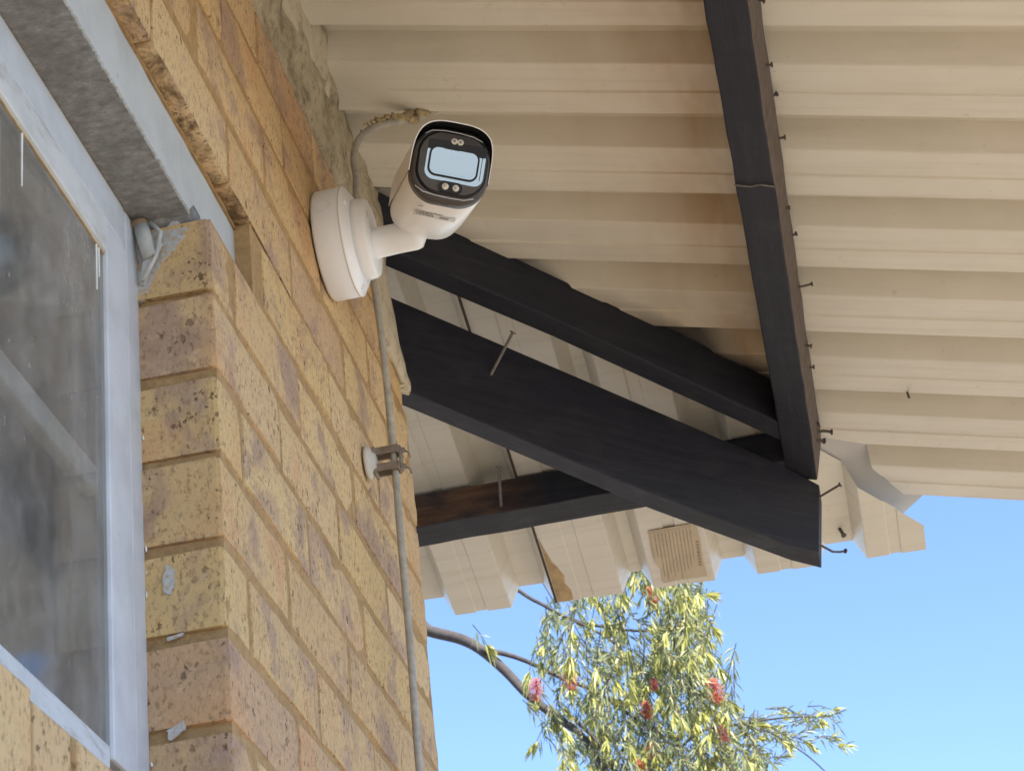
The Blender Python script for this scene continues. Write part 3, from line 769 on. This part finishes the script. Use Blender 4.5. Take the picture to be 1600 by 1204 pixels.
plate('side_slit', .0007, .026, .0003, .0026, .0335, .0025, M_BLACKG, face)
def disc(name, r, d, cx, cy, mat, par, dome=.0008):
    b = MB(); rs = []
    for rr_, dd in ((1, -.001), (1, 0), (.8, dome*.5), (.4, dome), (.02, dome*1.1)):
        rs.append([fp(cx+r*rr_*math.cos(a), cy+r*rr_*math.sin(a), d+dd) for a in [2*math.pi*i/18 for i in range(18)]])
    b.loft(rs); return b.build(name, mat, par, True)
for q in (-1, 1): l_ = disc('led', .0036, .0034, .0030+q*.0034, .0283, M_LED, face); disc('led_core', .0014, .0046, .0030+q*.0034, .0283, M_PRINT, l_)
plate('led_panel', .0265, .0125, .0055, .0044, .0030, -.0240, M_BLACKG, face, .002)
for q in (-1, 1): l_ = disc('led', .0038, .0048, .0030+q*.0059, -.0240, M_LED, face); disc('led_core', .0013, .0062, .0030+q*.0059, -.0240, M_LEDC, l_)
b = MB(); b.hexa([fp(-.0045,-.0405,-.0062), fp(.0045,-.0405,-.0062), fp(.0045,-.0425,-.0062), fp(-.0045,-.0425,-.0062), fp(-.0045,-.0405,-.0045), fp(.0045,-.0405,-.0045), fp(.0045,-.0425,-.0045), fp(-.0045,-.0425,-.0045)])
b.build('drain_slot', M_BLACK, cctv)
# sun hood: shell over the top half, reaching past the face
hood_pts = []
for i in range(37):
    a = math.radians(-6+192*i/36); ex = .62
    cx_, sy_ = math.cos(a), math.sin(a)
    hood_pts.append((math.copysign(abs(cx_)**ex, cx_)*(W/2+.0022), math.copysign(abs(sy_)**ex, sy_)*(H/2+.0066)))
def hs(s, d, ins=0): return [fp(u*(1-ins), v*(1-ins), d+(.0125*min(1, max(0, v/(H*.42)))**1.5 if s else 0)) for u, v in hood_pts]
b = MB(); o1, o2 = hs(1, -.0015), hs(0, -.185); i1, i2 = hs(1, -.0018, .022), hs(0, -.185, .022); n = len(hood_pts); k = len(b.v)
b.add(o1+o2, [(j, j+1, n+j+1, n+j) for j in range(n-1)]); b.add(i1+i2, [(j+1, j, n+j, n+j+1) for j in range(n-1)], 1); b.add(o1+i1, [(j+1, j, n+j, n+j+1) for j in range(n-1)]); b.add(o2+i2, [(j, j+1, n+j+1, n+j) for j in range(n-1)])
b.build('sun_hood', [M_PLASTICW, M_BLACK], cctv, False)
# print and sticker under the housing
b = MB(); rr = random.Random(5)
def und(u, d): return fp(u, -H/2*1.031-.0004, -d)
def ur(u0, u1, d0, d1): b.add([und(u0,d0), und(u1,d0), und(u1,d1), und(u0,d1)], [(0,1,2,3)])
for r_ in range(3):
    u = -.026
    while u < -.004: l = rr.uniform(.001, .004); ur(u, u+l, .050+r_*.0075, .0545+r_*.0075); u += l+.0007
ur(-.003, .006, .052, .0545); ur(-.027, -.0205, .0245, .0285)
u = .004
while u < .014: l = rr.uniform(.0006, .0014); ur(u, u+l, .060, .070); u += l+.0006
tag(b.build('print', M_PRINT, cctv), kind='stuff')
b = MB()
def und2(u, d): return fp(u, -H/2*1.031-.0002, -d)
b.add([und2(-.001,.056), und2(.022,.056), und2(.022,.075), und2(-.001,.075)], [(0,1,2,3)]); b.build('sticker', M_STICK, cctv)
# wall box, mounting disc, arm
def cring(x, r, dz=0, sq=0): return [Vector((x, r*math.cos(a), r*math.sin(a)+dz)) for a in [2*math.pi*i/48 for i in range(48)]]
R0 = .0665
b = MB(); b.loft([cring(.001, R0-.001), cring(.004, R0), cring(.033, R0), cring(.0338, R0-.0008)]); bx = b.build('wall_box', M_PLASTIC, cctv, True)
b = MB(); b.loft([cring(.0336, R0+.0003), cring(.0352, R0+.0003), cring(.0362, R0-.0006), cring(.0435, R0-.0125), cring(.0440, R0-.014), cring(.0445, .010)]); b.build('box_lid', M_PLASTICW, cctv, True)
b = MB(); b.loft([cring(.0440, .0490), cring(.0500, .0488), cring(.0570, .0478), cring(.0595, .0462), cring(.0605, .0435), cring(.0610, .012)]); b.build('mount_disc', M_PLASTICW, cctv, True)
for a in (40, 160, 280):
    b = MB(); a = math.radians(a); b.tube([(.0385, .0585*math.cos(a), .0585*math.sin(a)), (.0425, .0585*math.cos(a), .0585*math.sin(a))], .0035, 12); b.build('box_screw', M_PLASTICW, cctv, True)
b = MB(); b.box((.0598, -.046*.62, .012), (.0608, -.046*.62+.002, .021)); b.build('disc_slot', M_PRINT, cctv)
# knock-out ring on the side of the box
b = MB(); kc = Vector((.017, -R0*math.cos(.12), R0*math.sin(.12)+.012))
for r_, t_ in ((.0095, .0005), (.0072, .0004)):
    pts = []
    for i in range(25):
        a = 2*math.pi*i/24; dz = r_*math.sin(a)+.012; pts.append((.017+r_*math.cos(a), -math.sqrt(R0**2-dz*dz)-.0001, dz))
    b.tube(pts, t_, 6, cap=False)
b.build('knockout', M_PLASTIC, bx, True)
rear = face_c-axis*.160-uy2*.020-CO
b = MB(); p0 = Vector((.058, .004, -.006)); p1_ = Vector((rear.x, rear.y, rear.z))
def oval(c, ax, ry, rz):
    ax = ax.normalized(); s = ax.cross(Vector((0, 0, 1))).normalized(); t_ = s.cross(ax)
    return [c+s*ry*math.cos(a)+t_*rz*math.sin(a) for a in [2*math.pi*i/28 for i in range(28)]]
ax_ = p1_-p0
p1_ = Vector((.116, .0, -.0065)); ax_ = p1_-p0
b.loft([oval(p0, ax_, .0225, .0205), oval(p0.lerp(p1_, .10), ax_, .0192, .0180), oval(p0.lerp(p1_, .5), ax_, .0188, .0178), oval(p0.lerp(p1_, .9), ax_, .019, .0185), oval(p1_, ax_, .0185, .0165), oval(p1_+Vector((.006, -.002, .002)), ax_, .012, .010)])
b.build('arm', M_PLASTICW, cctv, True)

# ------------------------------------------------------------------ conduit
cb = thing('cable', 'thin grey conduit running down the brick wall beside its far corner', 'cable', (.034, 2.265, 0))
def smoothpath(p, k=6):
    p = [Vector(q) for q in p]; out = []
    for i in range(len(p)-1):
        a, b_, c2, d = p[max(i-1, 0)], p[i], p[i+1], p[min(i+2, len(p)-1)]
        for s in range(k):
            t_ = s/k; out.append(.5*((2*b_)+(-a+c2)*t_+(2*a-5*b_+4*c2-d)*t_*t_+(-a+3*b_-3*c2+d)*t_**3))
    out.append(p[-1]); return out
b = MB(); b.tube(smoothpath([(.026,2.17,.42),(.030,2.225,.385),(.033,2.248,.345),(.034,2.262,.258),(.034,2.2682,.154),(.034,2.272,.11),(.034,2.2676,.025),(.034,2.268,-.113),(.034,2.259,-.269),(.034,2.264,-.6),(.034,2.26,-1.4),(.034,2.262,GZ+.05)], 8), .0043, 10)
o = b.build('conduit', M_CABLE, cb, True); o.location = -cb.location
lead = thing('camera_lead', 'mortar crusted cable looping from the roof sheets down behind the security camera', 'cable', (.05, 2.23, .55))
pth = smoothpath([(.155,2.27,.628),(.105,2.262,.606),(.075,2.246,.594),(.052,2.228,.578),(.036,2.208,.548),(.030,2.20,.515),(.032,2.196,.48),(.028,2.19,.43),(.02,2.18,.39)], 8)
b = MB(); b.tube(pth, .0048, 10); o = b.build('lead_cable', M_CABLE, lead, True); o.location = -lead.location
b = MB(); rr = random.Random(4)
for i in range(60):
    t_ = i/60; p = pth[min(len(pth)-1, int((t_**1.2)*28))]; r = rr.uniform(.003, .0075)*(1.25-t_*.8)
    c_ = p+Vector((rr.uniform(-.006,.006), rr.uniform(-.006,.004), rr.uniform(-.001,.008)))
    b.tube([c_+Vector((-r,0,0)), c_+Vector((-r*.5,rr.uniform(-.002,.002),r*.4)), c_+Vector((r*.6,0,rr.uniform(-.3,.3)*r)), c_+Vector((r,0,0))], [r*.35, r, r*.85, r*.3], 7)
o = b.build('crust', M_CRUST, lead, True); o.location = -lead.location
# saddle clip
cl = thing('conduit_clip', 'white plug and brown metal saddle clip holding the conduit to the bricks', 'clip', (.0, 2.264, .12))
KO = -cl.location
c0 = Vector((.0, 2.264, .120)); rs = []
b = MB()
for x, r in ((.0015, .0185), (.004, .0200), (.0075, .0165), (.011, .011), (.014, .0085)):
    rs.append([c0+Vector((x, r*math.cos(a), r*math.sin(a)*1.08*(1+.07*math.cos(3*a)))) for a in [2*math.pi*i/28 for i in range(28)]])
b.loft(rs); o = b.build('plug', M_CLIPW, cl, True); o.location = KO
for zc in (.1335, .1115):
    b = MB(); b.box((.0105, 2.2615, zc-.0048), (.0405, 2.2640, zc+.0048)); b.box((.0105, 2.2775, zc-.0048), (.0405, 2.2800, zc+.0048)); b.box((.0385, 2.2615, zc-.0048), (.0412, 2.2800, zc+.0048))
    o = b.build('strap', M_CLIPB, cl); o.location = KO; bevel(o, .0008)
b = MB(); b.box((.009, 2.2600, .1040), (.0135, 2.2815, .1400)); o = b.build('saddle', M_CLIPB, cl); o.location = KO; bevel(o, .0015)
b = MB(); b.box((.0405, 2.266, .107), (.0440, 2.2775, .139)); o = b.build('clasp', M_CLIPB, cl); o.location = KO; bevel(o, .0015)
b = MB()
for z in (.1335, .1115):
    b.tube([(.042, 2.271, z), (.0475, 2.2705, z-.001)], .0036, 10); b.tube([(.046, 2.271, z), (.052, 2.272, z-.004), (.0525, 2.276, z-.009)], .0012, 6)
o = b.build('wire_end', M_CLIPB, cl, True); o.location = KO

# ------------------------------------------------------------------ bottlebrush tree
tree = thing('bottlebrush_tree', 'bottlebrush tree with drooping yellow green leaves and red flowers beyond the roof', 'tree', (-1.5, 7.2, GZ))
TO = -tree.location
b = MB(); b.tube(smoothpath([(-1.5,7.2,GZ),(-1.46,7.2,-1.4),(-1.42,7.15,-.2),(-1.38,7.1,.9),(-1.3,7.05,1.7),(-1.25,7.0,2.6)], 6), [.13-.085*i/30 for i in range(31)], 12)
o = b.build('trunk', M_BARK, tree, True); o.location = TO
YD = 6.8
inv = M.inverted()
def at(px, py, y=YD):
    """world point at depth y seen at a photograph pixel (used once, to lay the crown out in space)"""
    d = (r2*((px-800)/3404.3)-u2*((py-602)/3404.3)+fw); t_ = (y-CAM.y)/d.y; return CAM+d*t_
def branch(px, r0, r1, y0=YD, y1=YD, root=None, k=6):
    pts = [at(p[0], p[1], y0+(y1-y0)*i/max(1, len(px)-1)) for i, p in enumerate(px)]
    if root is not None: pts = [Vector(root)]+pts
    sp = smoothpath(pts, k); n = len(sp); b = MB(); b.tube(sp, [r0+(r1-r0)*i/(n-1) for i in range(n)], 9)
    o = b.build('branch', M_BARK, tree, True); o.location = TO; return sp
branch([(600,962),(670,985),(720,998),(752,1015),(790,1048),(825,1085),(870,1120),(910,1150),(950,1210),(980,1290)], .023, .010, 6.9, 6.7, (-1.36,7.1,1.1))
branch([(752,1015),(785,1020),(822,1032),(870,1055),(930,1080),(990,1120),(1060,1170)], .010, .004)
branch([(640,780),(740,868),(815,925),(850,945),(890,966),(940,978),(1000,985),(1050,980)], .009, .004, 6.95, 6.75, (-1.25,7.0,2.5))
branch([(890,966),(930,985),(960,1005),(985,1040),(1010,1100),(1030,1180)], .005, .003)
branch([(940,978),(970,960),(985,935),(1005,905),(1025,890)], .004, .002)
branch([(870,950),(860,930),(845,905)], .003, .002)
branch([(895,1120),(925,1150),(955,1195),(990,1240)], .007, .005)
branch([(1060,1170),(1100,1140),(1170,1128),(1230,1120),(1290,1118),(1322,1108)], .005, .002, 6.75, 6.9)
branch([(1170,1128),(1215,1150),(1262,1180),(1300,1215)], .003, .002, 6.8, 6.9)
branch([(980,1290),(1010,1240),(1050,1180),(1075,1110),(1080,1040)], .010, .003, 6.7, 6.75)

rr = random.Random(11)
newm, oldm = MB(), MB()
def leaf(mb, base, d, length, width, droop=.25):
    d = d.normalized(); side = d.cross(Vector((rr.uniform(-1,1), rr.uniform(-1,1), rr.uniform(-1,1)))).normalized()
    mid = base+d*length*.5; tip = base+d*length+Vector((0, 0, -length*droop)); nrm = d.cross(side)*width*.22
    mb.add([base, mid+side*width*.5+nrm, tip, mid-side*width*.5+nrm, mid-nrm], [(0,1,4),(1,2,4),(2,3,4),(3,0,4)])
def tuft(base, d, n, new=True, size=1.0):
    for i in range(n):
        a = rr.uniform(0, 2*math.pi); sp = rr.uniform(.12, .62)
        o1 = d.orthogonal().normalized(); o2_ = d.cross(o1)
        dd = d+(o1*math.cos(a)+o2_*math.sin(a))*sp
        leaf(newm if new else oldm, base-d*rr.uniform(0, .03), dd, rr.uniform(.036, .066)*size, rr.uniform(.007, .0125)*size, rr.uniform(.05, .3))
def shoot(tip, d, length, old_n, new_n, size=1.0):
    """a hanging shoot: older leaves up its length, a bright tuft at the tip"""
    twig = MB(); st = tip-d*length
    for i in range(old_n):
        t_ = rr.random(); a = rr.uniform(0, 2*math.pi); o1 = d.orthogonal().normalized(); o2_ = d.cross(o1)
        dd = d*rr.uniform(.5, 1.1)+(o1*math.cos(a)+o2_*math.sin(a))*rr.uniform(.5, 1.0)
        leaf(oldm, st+d*length*t_, dd, rr.uniform(.035, .062)*size, rr.uniform(.005, .009)*size, .15)
    if new_n: tuft(tip, d, new_n, True, size)
    twigs.append((st, tip))
twigs = []
def inside(poly, x, y):
    r = False; j = len(poly)-1
    for i in range(len(poly)):
        if (poly[i][1] > y) != (poly[j][1] > y) and x < (poly[j][0]-poly[i][0])*(y-poly[i][1])/(poly[j][1]-poly[i][1])+poly[i][0]: r = not r
        j = i
    return r
crown = [(870,950),(930,915),(985,870),(1060,880),(1108,915),(1100,960),(1128,1030),(1135,1085),(1170,1150),(1205,1215),(1240,1300),(900,1300),(880,1215),(850,1130),(835,1080),(845,1010)]
holes = [(985, 962, 26), (1000, 1012, 24), (935, 1000, 16), (905, 1030, 14), (960, 1120, 20), (1010, 1150, 16), (900, 1135, 14)]
n = 0
while n < 540:
    x, y = rr.uniform(830, 1240), rr.uniform(870, 1300)
    if not inside(crown, x, y): continue
    if any((x-a)**2+(y-c2)**2 < (r*.95)**2 for a, c2, r in holes): continue
    if rr.random() < .55*max(0, (980-x)/140): continue
    tip = at(x, y, rr.uniform(6.35, 7.15)); d = Vector((rr.uniform(-.35, .45), rr.uniform(-.4, .4), rr.uniform(-1.0, -.35))).normalized()
    bright = rr.random() < (.66 if x > 960 else .48)
    shoot(tip, d, rr.uniform(.08, .2), rr.randint(6, 14) if bright else rr.randint(13, 22), rr.randint(9, 16) if bright else 0, .95); n += 1
for px, py, dx, dz in [(765,1015,.1,-.2),(825,1060,-.2,-.5),(845,1040,0,-.6),(868,1130,-.2,-.9),(835,1165,-.5,-.6),(1110,930,.7,-.2),(1118,985,.4,-.7),(1128,1050,.3,-.8),(1145,1100,.5,-.6),(895,990,0,-.8),(1045,905,.3,-.6),(1010,895,.2,-.5),(990,905,-.3,-.6),(1070,925,.5,-.4),(880,1195,-.1,-.9),(930,935,-.4,-.4)]:
    shoot(at(px, py, 6.6), Vector((dx, .1, dz)).normalized(), .10, 7, 14, 1.0)
for i in range(46):        # the thin pale branch to the right
    x = rr.uniform(1165, 1330); y = 1108+abs(rr.gauss(0, 1))*45+(1330-x)*.03
    if x > 1290 and rr.random() < .4: continue
    shoot(at(x, y, rr.uniform(6.7, 7.1)), Vector((rr.uniform(.2, 1), rr.uniform(-.3, .3), rr.uniform(-.6, .35))).normalized(), .10, rr.randint(7, 13), rr.choice((0, 6, 8)), .85)
o = newm.build('young_leaves', M_LEAF_NEW, tree); o.location = TO; tag(o, kind='stuff')
o = oldm.build('old_leaves', M_LEAF_OLD, tree); o.location = TO; tag(o, kind='stuff')
b = MB()
for a, c2 in twigs: b.tube([a, (a+c2)*.5+Vector((0,0,.01)), c2], [.0022, .0018, .001], 4, cap=False)
o = b.build('twigs', M_BARK, tree); o.location = TO; tag(o, kind='stuff')
for px, py, yd, s, dx in [(838,1077,6.5,1.0,-.1),(889,1060,6.5,.95,.1),(1117,1078,6.45,1.05,.15),(1017,930,6.45,.8,.2),(1010,1108,6.5,.75,0),(1022,1068,6.5,.55,0),(1018,1170,6.45,.75,0),(930,1063,6.55,.5,0),(1130,1145,6.5,.7,.1),(1000,1203,6.45,.9,0)]:
    b = MB(); c0 = at(px, py, yd); d = Vector((dx, .1, -1)).normalized(); o1 = d.orthogonal().normalized(); o2_ = d.cross(o1)
    b.tube([c0-d*.04*s, c0+d*.04*s], .003, 5)
    for i in range(230):
        t_ = rr.uniform(-1, 1); a = rr.uniform(0, 2*math.pi); dd = (o1*math.cos(a)+o2_*math.sin(a)+d*rr.uniform(-.1, .5)).normalized()
        p = c0+d*t_*.036*s; L_ = rr.uniform(.022, .034)*s*(1-.35*t_*t_); sd = dd.cross(d).normalized()*.0011
        b.add([p-sd, p+sd, p+dd*L_+sd, p+dd*L_-sd], [(0,1,2,3)])
    o = b.build('flower_spike', M_FLOWER, tree); o.location = TO
